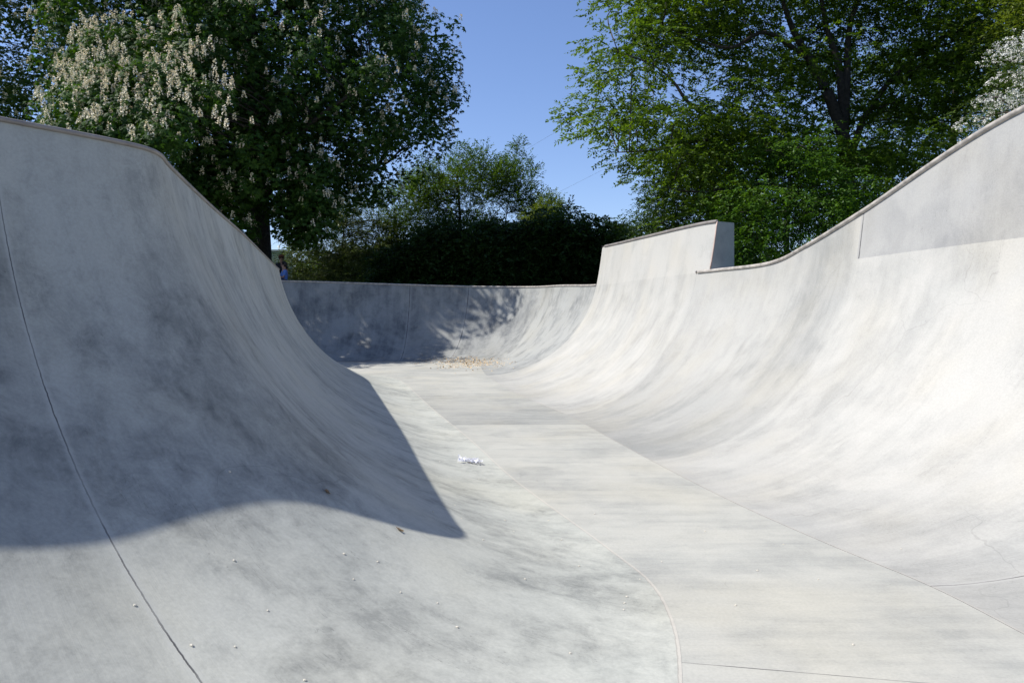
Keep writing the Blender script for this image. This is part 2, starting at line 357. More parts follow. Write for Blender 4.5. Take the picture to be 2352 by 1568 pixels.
# raised block standing on the far half of the right wall
def block():
    root = empty('raised_wall', (3.4, 19, 2.6), 'raised slab of concrete wall with a sloping top standing above the right rim', 'wall')
    lo = int(34.0*SUB); hi = int(36.66*SUB)
    idx = list(range(lo, hi+1)); fr = []; 
    for i in idx:
        p, n = SEC[i]; e = np.array(p[-1]); vl = sum(math.dist(p[q], p[q+1]) for q in range(len(p)-1)); w = (e[1]-14.95)/(23.4-14.95); top = 3.56+.33*min(1, max(0, w))
        row = []
        for k in range(9):
            f = k/8; z = e[2]-.02+(top-e[2]+.02)*f; row.append((e[0]+n[0]*(.245*f-.05*f*f), e[1]+n[1]*(.245*f-.05*f*f), z))
        fr.append((row, n, e, vl))
    v, f, uv = [], [], []
    for j, (row, n, e, vl) in enumerate(fr):
        for k, q in enumerate(row): v.append(q); uv.append((ARC[idx[j]], vl+k*.13))
    w = 9
    for j in range(len(fr)-1):
        for k in range(w-1): a = j*w+k; f.append((a, a+1, a+w+1, a+w))
    me = mesh_from(v, f); uvl = me.uv_layers.new(name='UVMap'); li = np.zeros(len(me.loops), np.int32); me.loops.foreach_get('vertex_index', li)
    uvl.data.foreach_set('uv', np.array(uv, np.float32)[li].ravel()); me.attributes.new('tone', 'FLOAT', 'POINT').data.foreach_set('value', np.full(len(v), -.18, np.float32))
    link('front_face', me, M['con_block'], root, True)
    TK = .42; v, f = [], []                         # back, ends and top
    for (row, n, e, vl) in fr:
        t = row[-1]; v += [t, (e[0]+n[0]*(.22+TK), e[1]+n[1]*(.22+TK), t[2]), (e[0]+n[0]*(.22+TK), e[1]+n[1]*(.22+TK), float(gz(e[1]))-.3)]
    for j in range(len(fr)-1):
        a = 3*j; f += [(a, a+1, a+4, a+3), (a+1, a+2, a+5, a+4)]
    for j in (0, len(fr)-1):
        row, n, e, vl = fr[j]; s = len(v); v += list(row)+[v[3*j+1], v[3*j+2], (e[0], e[1], float(gz(e[1]))-.3)]
        f.append(tuple(range(s, s+12)))
    me = mesh_from(v, f); me.uv_layers.new(name='UVMap'); me.attributes.new('tone', 'FLOAT', 'POINT')
    link('side_and_back', me, M['con_ext'], root)
    mb = MB(); mb.tube([(r[0][-1][0], r[0][-1][1], r[0][-1][2]) for r in fr], .034, 8); mb.build('coping', M['coping_dark'], root, True)
    mb = MB(); mb.tube([q for q in fr[-1][0]], .014, 6); mb.build('edge_trim', simple('edge_trim', (.5, .36, .29), .6), root, True)
block()

# ------------------------------------------------------------------ ground
rimo = np.array([(SEC[i][0][-1][0]+SEC[i][1][0]*.15, SEC[i][0][-1][1]+SEC[i][1][1]*.15) for i in range(0, NT_, 2)])
outer = [(500*math.cos(a), 500*math.sin(a)) for a in np.linspace(0, 2*math.pi, 48, endpoint=False)]
g = np.array([(x, y) for x in np.arange(-60, 62, 4.) for y in np.arange(-40, 82, 4.)])
rr = RNG.uniform(90, 450, 300); ra = RNG.uniform(0, 6.283, 300); g2 = np.stack([rr*np.cos(ra), rr*np.sin(ra)], 1)
g = np.concatenate([g, g2]); g = g[~inpoly(g, rimo)]
V, T = cdt(outer, rimo, g, lambda C: ~inpoly(C, rimo))
T = np.array([t if np.cross(V[t[1]]-V[t[0]], V[t[2]]-V[t[0]]) > 0 else t[::-1] for t in T])
t = NT('grass'); tc = t.n('ShaderNodeTexCoord'); ob = tc.outputs['Object']
c = t.mix(t.ramp(t.noise(ob, 1.2, 6), .35, .65), (.035, .075, .014, 1), (.075, .12, .028, 1))
c = t.mix(t.ramp(t.noise(ob, .25, 4), .55, .7), c, (.12, .12, .05, 1))
b = t.n('ShaderNodeBsdfPrincipled'); t.set(b.inputs['Base Color'], c); b.inputs['Roughness'].default_value = .9
bp = t.n('ShaderNodeBump'); bp.inputs['Strength'].default_value = .8; bp.inputs['Distance'].default_value = .08; t.set(bp.inputs['Height'], t.noise(ob, 22, 5)); t.set(b.inputs['Normal'], bp.outputs[0])
t.set(t.out.inputs[0], b.outputs[0])
gr = link('ground', mesh_from([(x, y, float(gz(y))) for x, y in V], [tuple(map(int, q)) for q in T]), t.m); tag(gr, 'grassy ground around the skate bowl', 'ground', kind='structure')

# ------------------------------------------------------------------ foliage
def unit(a): return a/(np.linalg.norm(a, axis=-1, keepdims=True)+1e-9)
def leaves_mesh(name, B, D, S, L, W, mat, parent, kind=None, fold=.0):
    """diamond leaves: base B, direction D, side S, length L, width W"""
    n = len(B); L = L[:, None]; W = W[:, None]
    N = np.cross(D, S)
    m = B+D*L*.45
    V = np.stack([B, m+S*W*.5+N*W*fold, B+D*L, m-S*W*.5+N*W*fold], 1).reshape(-1, 3)
    if parent is not None: V = V-np.array(parent.location)
    me = bpy.data.meshes.new(name); me.vertices.add(4*n); me.vertices.foreach_set('co', V.astype(np.float32).ravel())
    me.loops.add(4*n); me.loops.foreach_set('vertex_index', np.arange(4*n, dtype=np.int32))
    me.polygons.add(n); me.polygons.foreach_set('loop_start', np.arange(0, 4*n, 4, dtype=np.int32)); me.polygons.foreach_set('loop_total', np.full(n, 4, np.int32))
    me.update(calc_edges=True); me.materials.append(mat)
    o = bpy.data.objects.new(name, me); COL.objects.link(o)
    if parent is not None: o.parent = parent
    if kind: o['kind'] = kind
    return o
def rand_unit(n): return unit(RNG.normal(size=(n, 3)))
def ball_pts(n, shell=.5):
    r = RNG.uniform(0, 1, n)**(1/3.); r = shell*r**.35+(1-shell)*r
    return rand_unit(n)*r[:, None]
def poly_samples(poly, n, mind):
    poly = np.array(poly, float); lo, hi = poly.min(0), poly.max(0); out = []
    tries = 0
    while len(out) < n and tries < n*60:
        tries += 1
        p = RNG.uniform(lo, hi)
        if not inpoly(p[None], poly)[0]: continue
        out.append(p)
    return np.array(out)
def crown_clumps(poly, D, depth, n, rad, taper=True):
    """clump centres filling a crown whose outline is poly; depth = half thickness in metres"""
    ps = poly_samples(poly, n, 0); c = np.array(poly, float).mean(0); ext = np.abs(np.array(poly)-c).max(0)
    q = np.clip(np.linalg.norm((ps-c)/ext, axis=1), 0, 1); dd = depth*np.sqrt(1-.8*q*q)
    d = D+RNG.uniform(-1, 1, len(ps))*dd
    C = np.array([P(a, b, e) for (a, b), e in zip(ps, np.full(len(ps), D))])
    C[:, 1] = d                                     # thickness is real: same x and height, other distance
    R = RNG.uniform(rad[0], rad[1], len(ps))
    return C, R
def chestnut_leaves(C, R, per, L=(.12, .20)):
    n = len(C)*per; ci = np.repeat(np.arange(len(C)), per)
    off = ball_pts(n, .75); off[:, 2] *= .8
    p = C[ci]+off*R[ci][:, None]
    axis = unit(off*.8+np.array([0, 0, .5])+RNG.normal(size=(n, 3))*.25)
    a = unit(np.cross(axis, rand_unit(n))); b = np.cross(axis, a)
    Bs, Ds, Ss, Ls = [], [], [], []
    for k in range(6):
        w = 2*math.pi*k/6+RNG.uniform(-.2, .2, n)
        rad = np.cos(w)[:, None]*a+np.sin(w)[:, None]*b
        d = unit(rad*.85+axis*.1+np.array([0, 0, -.85])*RNG.uniform(.4, 1.4, n)[:, None])
        s = unit(np.cross(d, axis)); Bs.append(p); Ds.append(d); Ss.append(s); Ls.append(RNG.uniform(*L, n))
    return p, off, np.concatenate(Bs), np.concatenate(Ds), np.concatenate(Ss), np.concatenate(Ls)
def panicles(P0, h, w, per):
    """creamy upright candles of small florets"""
    n = len(P0); k = np.tile(np.linspace(0, 1, per), n); ci = np.repeat(np.arange(n), per)
    H = h[ci]; a = RNG.uniform(0, 6.283, n*per); r = w[ci]*(1-k)**.8*RNG.uniform(.5, 1.1, n*per)
    tilt = np.repeat(RNG.normal(size=(n, 2))*.16, per, 0)
    B = P0[ci]+np.stack([np.cos(a)*r+tilt[:, 0]*k*H, np.sin(a)*r+tilt[:, 1]*k*H, k*H], 1)
    D = unit(np.stack([np.cos(a), np.sin(a), RNG.uniform(-.3, .8, n*per)], 1)); S = unit(np.cross(D, rand_unit(n*per)))
    return B, D, S, RNG.uniform(.045, .075, n*per), RNG.uniform(.04, .06, n*per)
def branch(mb, a, b, r0, r1, seg=6, sag=.15, n=6):
    a = np.asarray(a, float); b = np.asarray(b, float); L = np.linalg.norm(b-a); pts = []
    side = RNG.normal(size=3)*L*.06
    for i in range(n+1):
        t = i/n; pts.append(a+(b-a)*t+side*math.sin(math.pi*t)+np.array([0, 0, sag*L])*math.sin(math.pi*t)*.6)
    mb.tube(pts, [r0+(r1-r0)*(i/n)**.8 for i in range(n+1)], seg)
    return pts
def smooth_line(pts, n=5):
    pts = [np.asarray(p, float) for p in pts]; out = []
    for i in range(len(pts)-1):
        p0, p1, p2, p3 = pts[max(i-1, 0)], pts[i], pts[i+1], pts[min(i+2, len(pts)-1)]
        for k in range(n):
            t = k/n; out.append(.5*((2*p1)+(-p0+p2)*t+(2*p0-5*p1+4*p2-p3)*t*t+(-p0+3*p1-3*p2+p3)*t**3))
    out.append(pts[-1]); return out
def limb(mb, pts, r0, r1, seg=8):
    q = smooth_line(pts); n = len(q); mb.tube(q, [r0+(r1-r0)*(i/(n-1)) for i in range(n)], seg); return q
def connect(mb, skel, C, every, r0, r1=.012):
    """thin boughs from the nearest limb point to clump centres"""
    S = np.array(skel)
    for i in range(0, len(C), every):
        c = C[i]; w = S.copy(); d = np.linalg.norm(w-c, axis=1)+np.maximum(0, w[:, 2]-c[2])*1.2
        j = int(np.argmin(d))
        if np.linalg.norm(S[j]-c) > .4: branch(mb, S[j], c, r0, r1, 5)

# --- chestnuts
M['chest'] = leafmat('chestnut_leaf', (.012, .038, .006), (.060, .125, .016), .32, .6)
M['chest2'] = leafmat('chestnut_leaf_pale', (.022, .050, .009), (.060, .110, .020), .32, .6)
M['flower'] = simple('chestnut_blossom', (.86, .77, .58), .8, .08, 20)
def chestnut(label, D, depth, poly, nclump, per, rad, trunk, tr, npan, mat, extra=None, panpoly=None):
    base = np.array(trunk[0]); root = empty('chestnut_tree', tuple(base), label, 'tree')
    C, R = crown_clumps(poly, D, depth, nclump, rad)
    if extra is not None: C = np.concatenate([C, extra[0]]); R = np.concatenate([R, extra[1]])
    if D == D1:                                     # the side above the bowl is airy and lets spots of sun through
        px = CX+C[:, 0]/D*F; kp = ~((C[:, 1] < 33.5) & (px > 660) & (RNG.uniform(0, 1, len(C)) < .82)); C, R = C[kp], R[kp]
    C[:, 2] = np.maximum(C[:, 2], gz(D)+2.2)
    mb = MB(); q = limb(mb, trunk, tr, tr*.45, 14); sk = list(q[6:])
    top = q[-1]
    for k in range(9):
        a = 2*math.pi*k/9+RNG.uniform(-.3, .3); st = q[int(len(q)*RNG.uniform(.35, .98))]
        ln = RNG.uniform(4, 7.5); e = st+np.array([math.cos(a)*ln, math.sin(a)*ln, RNG.uniform(1, 6)])
        sk += branch(mb, st, e, tr*.32, .05, 7, .12, 8)
    connect(mb, sk, C, 5, .045)
    mb.build('trunk', M['bark'], root, True)
    p, off, B, Dd, S, L = chestnut_leaves(C, R, per)
    leaves_mesh('crown', B, Dd, S, L, L*.42, mat, root)
    # blossom candles stand on the outer leaf tufts
    cc = np.average(C, axis=0); out = unit(p-cc); ok = (np.einsum('ij,ij->i', unit(off), out) > .25) & (np.linalg.norm(off, axis=1) > .72) & (off[:, 2] > -.35)
    cand = p[ok]; sel = cand[RNG.choice(len(cand), min(npan, len(cand)), replace=False)]
    if extra is not None:                           # the sunny bough flowers most
        b2 = np.repeat(extra[0][:95], 3, 0); o2 = rand_unit(len(b2)); o2[:, 2] = np.abs(o2[:, 2])*1.0; o2[:, 0] -= .25
        sel = np.concatenate([sel, b2+unit(o2)*np.repeat(extra[1][:95], 3)[:, None]*1.02])
    h = RNG.uniform(.22, .37, len(sel)); B, Dd, S, L, W = panicles(sel+[0, 0, .10], h, h*.22, 40)
    leaves_mesh('blossoms', B, Dd, S, L, W, M['flower'], root, 'stuff')
    return root
D1 = 37.0
polyA = [(200, -330), (520, -420), (800, -300), (900, -120), (940, 30), (980, 85), (1020, 105), (1052, 150), (1038, 215), (1000, 275), (960, 320), (930, 370), (880, 370), (850, 410), (810, 455),
         (740, 500), (640, 500), (560, 470), (480, 470), (420, 420), (330, 330), (190, 300), (170, 230), (190, 120), (230, 60), (150, -100)]
# bough reaching forward and left, in the sun
ps = poly_samples([(165, 110), (330, 75), (470, 115), (570, 170), (570, 260), (520, 320), (300, 335), (120, 320), (190, 200)], 95, 0)
eb = np.array([P(a, b, 31.5-(b-75)/255*6+RNG.uniform(-1, 1.2)) for a, b in ps]); 
ps = poly_samples([(640, 90), (860, 60), (915, 150), (915, 260), (885, 350), (820, 420), (700, 440), (560, 400), (560, 200)], 36, 0)
e2 = np.array([P(a, b, 30.4) for a, b in ps]); e2[:, 1] += RNG.uniform(-.9, 1.6, len(e2))          # boughs over the far rim
ps = poly_samples([(500, 150), (700, 150), (760, 480), (640, 500), (520, 470), (450, 400)], 70, 0)
ps = np.concatenate([ps, poly_samples([(380, 340), (560, 420), (570, 520), (520, 560), (420, 470)], 34, 0), poly_samples([(640, 470), (740, 440), (760, 530), (640, 540)], 22, 0)])
e3 = np.array([P(a, b, 33.5) for a, b in ps]); e3[:, 1] += RNG.uniform(-1, 1, len(e3)); eb = np.concatenate([eb, e2, e3])
chestnut('big dark horse chestnut with a thick trunk and cream blossom candles behind the left wall', D1, 7.0, polyA, 900, 84, (.85, 1.35),
         [P(598, 700, D1), P(596, 610, D1), P(592, 480, D1), P(585, 300, D1), P(575, 100, D1), P(560, -120, D1)], .66, 2600, M['chest'], (eb, RNG.uniform(.7, 1.05, len(eb))))
polyB = [(-520, -350), (-200, -420), (60, -300), (175, -60), (185, 60), (150, 140), (170, 220), (140, 300), (100, 340), (-400, 340), (-620, 100)]
chestnut('second paler blossoming chestnut at the left edge, beyond the near wall', 41.0, 7.0, polyB, 540, 70, (.9, 1.35),
         [P(-230, 700, 41), P(-230, 480, 41), P(-225, 250, 41), P(-215, 0, 41), P(-205, -160, 41)], .5, 3000, M['chest2'])

# --- spray trees
def spray_leaves(C, R, sprays, per, L, flat=.42, droop=.35, horiz=.5, dens_shell=.6, up=0.0, spl=(.35, .75)):
    """twigs with leaves in two rows, laid in tiers"""
    ns = len(C)*sprays; ci = np.repeat(np.arange(len(C)), sprays)
    off = ball_pts(ns, dens_shell); off[:, 2] *= flat
    o = C[ci]+off*R[ci][:, None]
    d = unit(off*np.array([1, 1, .5])+RNG.normal(size=(ns, 3))*np.array([.5, .5, .18])+np.array([0, 0, -droop*.5+up]))
    sd = unit(np.cross(d, np.array([0, 0, 1.0])+RNG.normal(size=(ns, 3))*.35))
    k = np.tile(np.arange(per)/per, ns); si = np.repeat(np.arange(ns), per)
    sl = RNG.uniform(spl[0], spl[1], ns)[si]; dd = d[si]; ss = sd[si]
    bend = np.array([0, 0, -1.0])*(k*k*droop)[:, None]*sl[:, None]*.6
    sign = np.where(np.arange(ns*per) % 2 == 0, 1., -1.)
    B = o[si]+dd*(k*sl)[:, None]+bend+RNG.normal(size=(ns*per, 3))*.012
    LD = unit(dd*.75+ss*sign[:, None]*.85+RNG.normal(size=(ns*per, 3))*.28+np.array([0, 0, -.22]))
    nn = unit(np.array([0, 0, 1.0])*horiz*2+RNG.normal(size=(ns*per, 3))*.55)
    LS = unit(np.cross(nn, LD)); LL = RNG.uniform(L[0], L[1], ns*per)
    return B, LD, LS, LL, (o, d, sl)
def twigs(mb, tw, frac, r=.006):
    o, d, sl = tw
    for i in range(0, len(o), max(1, int(1/frac))):
        a = o[i]-d[i]*sl[i]*.5; mb.tube([a, o[i]+d[i]*sl[i]*.4, o[i]+d[i]*sl[i]*.95+np.array([0, 0, -.03])], [r, r*.7, r*.4], 3, False)
def spray_tree(name, label, cat, D, depth, poly, n, rad, sprays, per, L, mat, trunks, tr, bark='bark', every=3, group=None, extra=None, twig=.12, wr=.5, br=.03, zmin=None, **kw):
    base = np.array(trunks[0][0]); root = empty(name, tuple(base), label, cat, group)
    C, R = crown_clumps(poly, D, depth, n, rad)
    if extra is not None: C = np.concatenate([C, extra[0]]); R = np.concatenate([R, extra[1]])
    if zmin is not None: C[:, 2] = np.maximum(C[:, 2], zmin)
    mb = MB(); sk = []
    for i, tk in enumerate(trunks):
        sc = tk[-1] if isinstance(tk[-1], float) else 1.0
        pts = [q for q in tk if not isinstance(q, float)]
        q = limb(mb, pts, tr*sc, tr*sc*.14 if i else tr*.55, 9); sk += list(q[2:])
    connect(mb, sk, C, every, br)
    B, LD, LS, LL, tw = spray_leaves(C, R, sprays, per, L, **kw)
    twigs(mb, tw, twig)
    mb.build('trunk' if cat == 'tree' else 'stems', M[bark], root, True)
    leaves_mesh('crown' if cat == 'tree' else 'foliage', B, LD, LS, LL, LL*wr, mat, root)
    return root, C, R
M['elm'] = leafmat('elm_leaf', (.016, .042, .006), (.130, .205, .020), .42, .5)
M['shrub'] = leafmat('shrub_leaf', (.028, .062, .010), (.095, .160, .024), .36, .5)
M['shrub2'] = leafmat('glinting_leaf', (.025, .045, .010), (.17, .21, .075), .28, .4)
M['hedge'] = leafmat('hedge_leaf', (.016, .040, .008), (.055, .100, .020), .28, .55)
M['yellow'] = leafmat('young_leaf', (.07, .11, .018), (.15, .19, .03), .38, .5)
M['haw'] = leafmat('hawthorn_leaf', (.035, .07, .014), (.09, .13, .03), .3, .45)
M['white'] = simple('hawthorn_blossom', (.78, .76, .70), .8, .06, 20)
M['bright'] = leafmat('fresh_leaf', (.035, .090, .012), (.095, .18, .024), .40, .5)
D2 = 28.0
elm = [(1400, -250), (1700, -420), (2100, -420), (2400, -260), (2420, 60), (2290, 170), (2250, 260), (2120, 360), (1990, 450), (1880, 520), (1700, 500), (1600, 520), (1530, 500), (1480, 470), (1420, 420),
       (1400, 360), (1340, 345), (1320, 290), (1335, 230), (1320, 200), (1370, 160), (1400, 130), (1420, 80), (1440, 30), (1420, -60)]
def Q(l, D): return [P(a, b, D+(c[0] if c else 0)) for a, b, *c in l]
elm_tr = [Q([(1958, 700), (1952, 560), (1945, 420), (1938, 320), (1900, 210)], D2),
          Q([(1900, 210), (1862, 140), (1822, 70), (1790, -20), (1740, -140)], D2)+[.55],
          Q([(1938, 320), (1928, 160), (1900, 70), (1880, -40), (1860, -200)], D2)+[.5],
          Q([(1938, 320), (1945, 170), (1952, 60), (1985, -40), (2020, -200)], D2)+[.5],
          Q([(1945, 400), (1990, 260), (2080, 150), (2170, 80), (2280, 10)], D2)+[.4],
          Q([(1945, 430), (1800, 340, -1), (1690, 315, -1.5), (1600, 325, -2), (1500, 345, -2), (1420, 350, -2)], D2)+[.36],
          Q([(1800, 340, -1), (1680, 300, -1), (1586, 240, -1), (1548, 190, -1), (1500, 150, -1), (1420, 120, -1)], D2)+[.28],
          Q([(1862, 140), (1760, 75, -1), (1680, 110, -2), (1600, 90, -2), (1520, 60, -2)], D2)+[.26],
          Q([(1800, 340, -1), (1720, 420, -2), (1600, 440, -2), (1520, 430, -2)], D2)+[.22]]
# keep two windows of sky open, as the crown has them
def gaps(C, R, holes, D):
    keep = np.ones(len(C), bool)
    for i, c in enumerate(C):
        px = CX+c[0]/D*F; py = HY-(c[2]-CAMH)/D*F
        if D == 28.0 and px < 1362: keep[i] = False
        if D == 28.0 and c[1] < D+.3 and ((px-1905)/105)**2+((py-150)/190)**2 < 1: keep[i] = False
        for (hx, hy, rx, ry) in holes:
            if ((px-hx)/rx)**2+((py-hy)/ry)**2 < 1: keep[i] = False
    return C[keep], R[keep]
_cc = crown_clumps
def crown_clumps(poly, D, depth, n, rad, taper=True, holes=()):
    C, R = _cc(poly, D, depth, n, rad); return gaps(C, R, HOLES, D) if HOLES else (C, R)
HOLES = [(1430, 400, 50, 26), (1350, 300, 24, 14), (1400, 470, 60, 40), (1690, 160, 105, 45), (1590, 225, 60, 35), (1480, 480, 80, 30), (2120, 300, 60, 20), (1480, 395, 40, 18), (2050, 150, 50, 16), (1400, 245, 30, 14), (1760, 90, 40, 22), (1488, 200, 22, 50), (1490, 300, 16, 25)]
spray_tree('elm_tree', 'large spreading elm with layered bright green sprays and forked dark limbs, above the right wall', 'tree', D2, 4.2, elm, 430, (1.1, 1.9), 56, 16, (.095, .155), M['elm'], elm_tr, .34, every=5, twig=.09, droop=.28, flat=.24, spl=(.3, .65))
HOLES = []
# lower skirts of the elm and shrubs under it
spray_tree('young_tree', 'sunlit bushy young tree with fresh green leaves between the raised slab and the right wall', 'tree', 24.0, 1.8,
           [(1640, 470), (1760, 330), (1900, 320), (1960, 420), (1960, 640), (1720, 640), (1690, 560)], 120, (.45, .75), 26, 14, (.07, .11), M['bright'], [Q([(1800, 700), (1805, 600), (1810, 480), (1815, 380)], 24.0)], .09, every=4, zmin=2.9, flat=.6)
spray_tree('shade_tree', 'dark leafy tree in shade below the left side of the elm', 'tree', 33.0, 2.5,
           [(1520, 380), (1620, 330), (1730, 380), (1760, 600), (1700, 640), (1500, 640), (1470, 560)], 190, (.6, .95), 30, 14, (.08, .12), M['hedge'], [Q([(1676, 700), (1676, 560), (1678, 450), (1682, 340)], 33.0)], .13, every=4, zmin=3.2, flat=.7)
spray_tree('backing_tree', 'dark tree standing behind the elm at the far right', 'tree', 37.0, 3.5,
           [(1950, 150), (2150, 60), (2420, 40), (2500, 400), (2300, 640), (1900, 640), (1880, 400)], 230, (.8, 1.3), 30, 14, (.10, .15), M['elm'], [Q([(2180, 720), (2180, 520), (2190, 300), (2200, 120)], 37.0)], .22, every=4, zmin=3.5, flat=.6)
# hawthorn with white blossom, top right
D3 = 17.0
rt, C, R = spray_tree('hawthorn_tree', 'white flowering hawthorn leaning in at the top right corner', 'tree', D3, 1.6,
           [(2330, 60), (2400, 40), (2620, 60), (2700, 300), (2500, 420), (2330, 330), (2240, 270), (2300, 190), (2260, 120)], 80, (.35, .6), 26, 14, (.035, .06), M['haw'], [Q([(2560, 900), (2550, 640), (2520, 400), (2460, 220), (2400, 130)], D3), Q([(2520, 400), (2400, 300), (2320, 240), (2260, 230)], D3)+[.5]], .10, every=2, flat=.6, br=.02)
n = len(C)*46; ci = np.repeat(np.arange(len(C)), 46); off = ball_pts(n, .9); off[:, 2] = np.abs(off[:, 2])*.7-.2
fp = C[ci]+off*R[ci][:, None]*1.04; dm = rand_unit(n*16); dm[:, 2] = np.abs(dm[:, 2]); fp = np.repeat(fp, 16, 0)+dm*RNG.uniform(.02, .05, n*16)[:, None]; n = n*4
leaves_mesh('blossoms', fp, rand_unit(n*4), rand_unit(n*4), RNG.uniform(.018, .028, n*4), RNG.uniform(.018, .028, n*4), M['white'], rt, 'stuff')
spray_tree('maple_tree', 'yellow green tree top showing above the hawthorn', 'tree', 22.0, 1.8, [(2270, -60), (2420, -200), (2700, -150), (2700, 60), (2420, 70), (2290, 40)], 70, (.5, .8), 26, 14, (.07, .11), M['yellow'],
           [Q([(2540, 800), (2540, 400), (2520, 100), (2480, -60)], 22.0)], .16, every=3)
# middle of the background
spray_tree('tall_shrub', 'loose sunlit shrub with upright shoots and a thin leader, in the middle against the sky', 'shrub', 50.0, 2.6,
           [(890, 440), (930, 400), (1010, 380), (1060, 360), (1120, 365), (1160, 380), (1215, 400), (1225, 450), (1275, 480), (1300, 560), (900, 600), (850, 520)], 300, (.5, .85), 28, 12, (.10, .16), M['shrub'],
           [Q([(1060, 700), (1060, 560), (1055, 470), (1050, 400)], 50.0), Q([(1150, 700), (1160, 520), (1180, 400), (1190, 320)], 50.0)+[.5]], .10, every=2, flat=1.1, up=.75, droop=.1, dens_shell=.4,
           extra=(Q([(1190, 335), (1180, 360), (1200, 385), (1225, 395), (1170, 400), (1205, 420)], 50.0), np.array([.3, .5, .6, .45, .5, .6])))
spray_tree('speckled_shrub', 'shrub with small pale glinting leaves left of the middle, behind the far rim', 'shrub', 49.0, 2.0,
           [(628, 612), (665, 590), (672, 540), (700, 480), (790, 440), (860, 450), (900, 520), (920, 640), (900, 680), (650, 680)], 260, (.4, .75), 30, 12, (.07, .12), M['shrub2'],
           [Q([(780, 700), (785, 600), (790, 520)], 49.0)], .07, every=3, zmin=3.0, flat=.9)
spray_tree('dense_hedge', 'very dark dense hedge in shade behind the far rim', 'hedge', 38.5, 1.6,
           [(880, 580), (950, 560), (1010, 530), (1060, 545), (1130, 520), (1190, 540), (1235, 505), (1275, 525), (1310, 495), (1350, 530), (1395, 515), (1440, 545), (1490, 525), (1560, 570), (1620, 640), (1600, 700), (870, 700)], 620, (.55, .85), 40, 12, (.13, .2), M['hedge'],
           [Q([(900+i*95, 700), (905+i*95, 600)], 38.5) for i in range(7)], .06, every=6, zmin=3.1, flat=.9)
spray_tree('far_shrub', 'yellow green shrub top catching sun between hedge and tall shrub', 'shrub', 46.0, 1.5,
           [(1225, 480), (1262, 462), (1290, 480), (1300, 520), (1250, 540), (1220, 520)], 34, (.4, .6), 24, 12, (.09, .14), M['yellow'], [Q([(1260, 690), (1260, 560), (1262, 480)], 46.0)], .06, every=3, flat=.9, up=.4)
def thicket():
    C = np.array([P(RNG.uniform(560, 1760), RNG.uniform(585, 720), 56)+np.array([0, RNG.uniform(-1.5, 1.5), 0]) for _ in range(420)]); C[:, 2] = np.maximum(C[:, 2], 3.0)
    B, LD, LS, LL, _ = spray_leaves(C, RNG.uniform(.8, 1.3, len(C)), 30, 10, (.22, .36), flat=.9)
    o = leaves_mesh('thicket', B, LD, LS, LL, LL*.6, M['hedge'], None, 'stuff'); tag(o, 'low black thicket filling in behind the hedge and shrubs', 'thicket')
thicket()
# distant woods closing the place
def woods():
    n = 900; C = []; R = []
    for i in range(n):
        a = RNG.uniform(0, 2*math.pi); r = RNG.uniform(95, 120); x, y = r*math.cos(a), r*math.sin(a)
        if y > 60 and -35 < x < 38: z = RNG.uniform(3, 5.0)
        else: z = RNG.uniform(3, 11)
        C.append((x, y, z)); R.append(RNG.uniform(3, 4.6))
    B, LD, LS, LL, _ = spray_leaves(np.array(C), np.array(R), 34, 10, (.55, .95), flat=.9, spl=(1.2, 2.4))
    o = leaves_mesh('distant_woods', B, LD, LS, LL, LL*.7, M['hedge'], None, 'stuff'); tag(o, 'far belt of dark woodland round the park', 'woods')
woods()

# ------------------------------------------------------------------ lattice mast and its guy wires
def mast():
    D = 70.0; b = P(1490, 745, D); b[2] = 3.0; top = P(1490, 160, D)[2]
    root = empty('lattice_mast', tuple(b), 'thin grey lattice mast seen through the leaves of the elm', 'mast')
    hw = .42; cs = [(b[0]+hw*math.cos(a), b[1]+hw*math.sin(a)) for a in (0.2, 0.2+2.094, 0.2+4.189)]
    mb = MB()
    for c in cs: mb.tube([(c[0], c[1], 2.6), (c[0], c[1], top)], .05, 6)
    mb.build('legs', M['steel'], root)
    mb = MB(); z = 3.2; k = 0
    while z < top-.9:
        for i in range(3):
            a, c = cs[i], cs[(i+1) % 3]; mb.tube([(a[0], a[1], z), (c[0], c[1], z+.9)], .018, 4); mb.tube([(a[0], a[1], z), (c[0], c[1], z)], .014, 4)
        z += .9
    mb.build('bracing', M['steel'], root)
    mb = MB(); mb.box((b[0], b[1], top+.1), (.5, .5, .12)); mb.tube([(b[0], b[1], top), (b[0], b[1], top+.5)], .05, 6); mb.build('head', M['ledge'], root)
    for i, (dx, dy) in enumerate(((-34, -8), (-31, -2), (26, -14), (22, 6), (24, -4))):
        mb = MB(); z0 = [top-.5, top*.72, top-.5, top*.72, top-.5][i]; pts = []
        for t in np.linspace(0, 1, 10): pts.append((b[0]+dx*t, b[1]+dy*t, z0+(2.8-z0)*t-math.sin(math.pi*t)*.6))
        mb.tube(pts, .007, 4); mb.build('guy_wire', M['steel'], root)
mast()

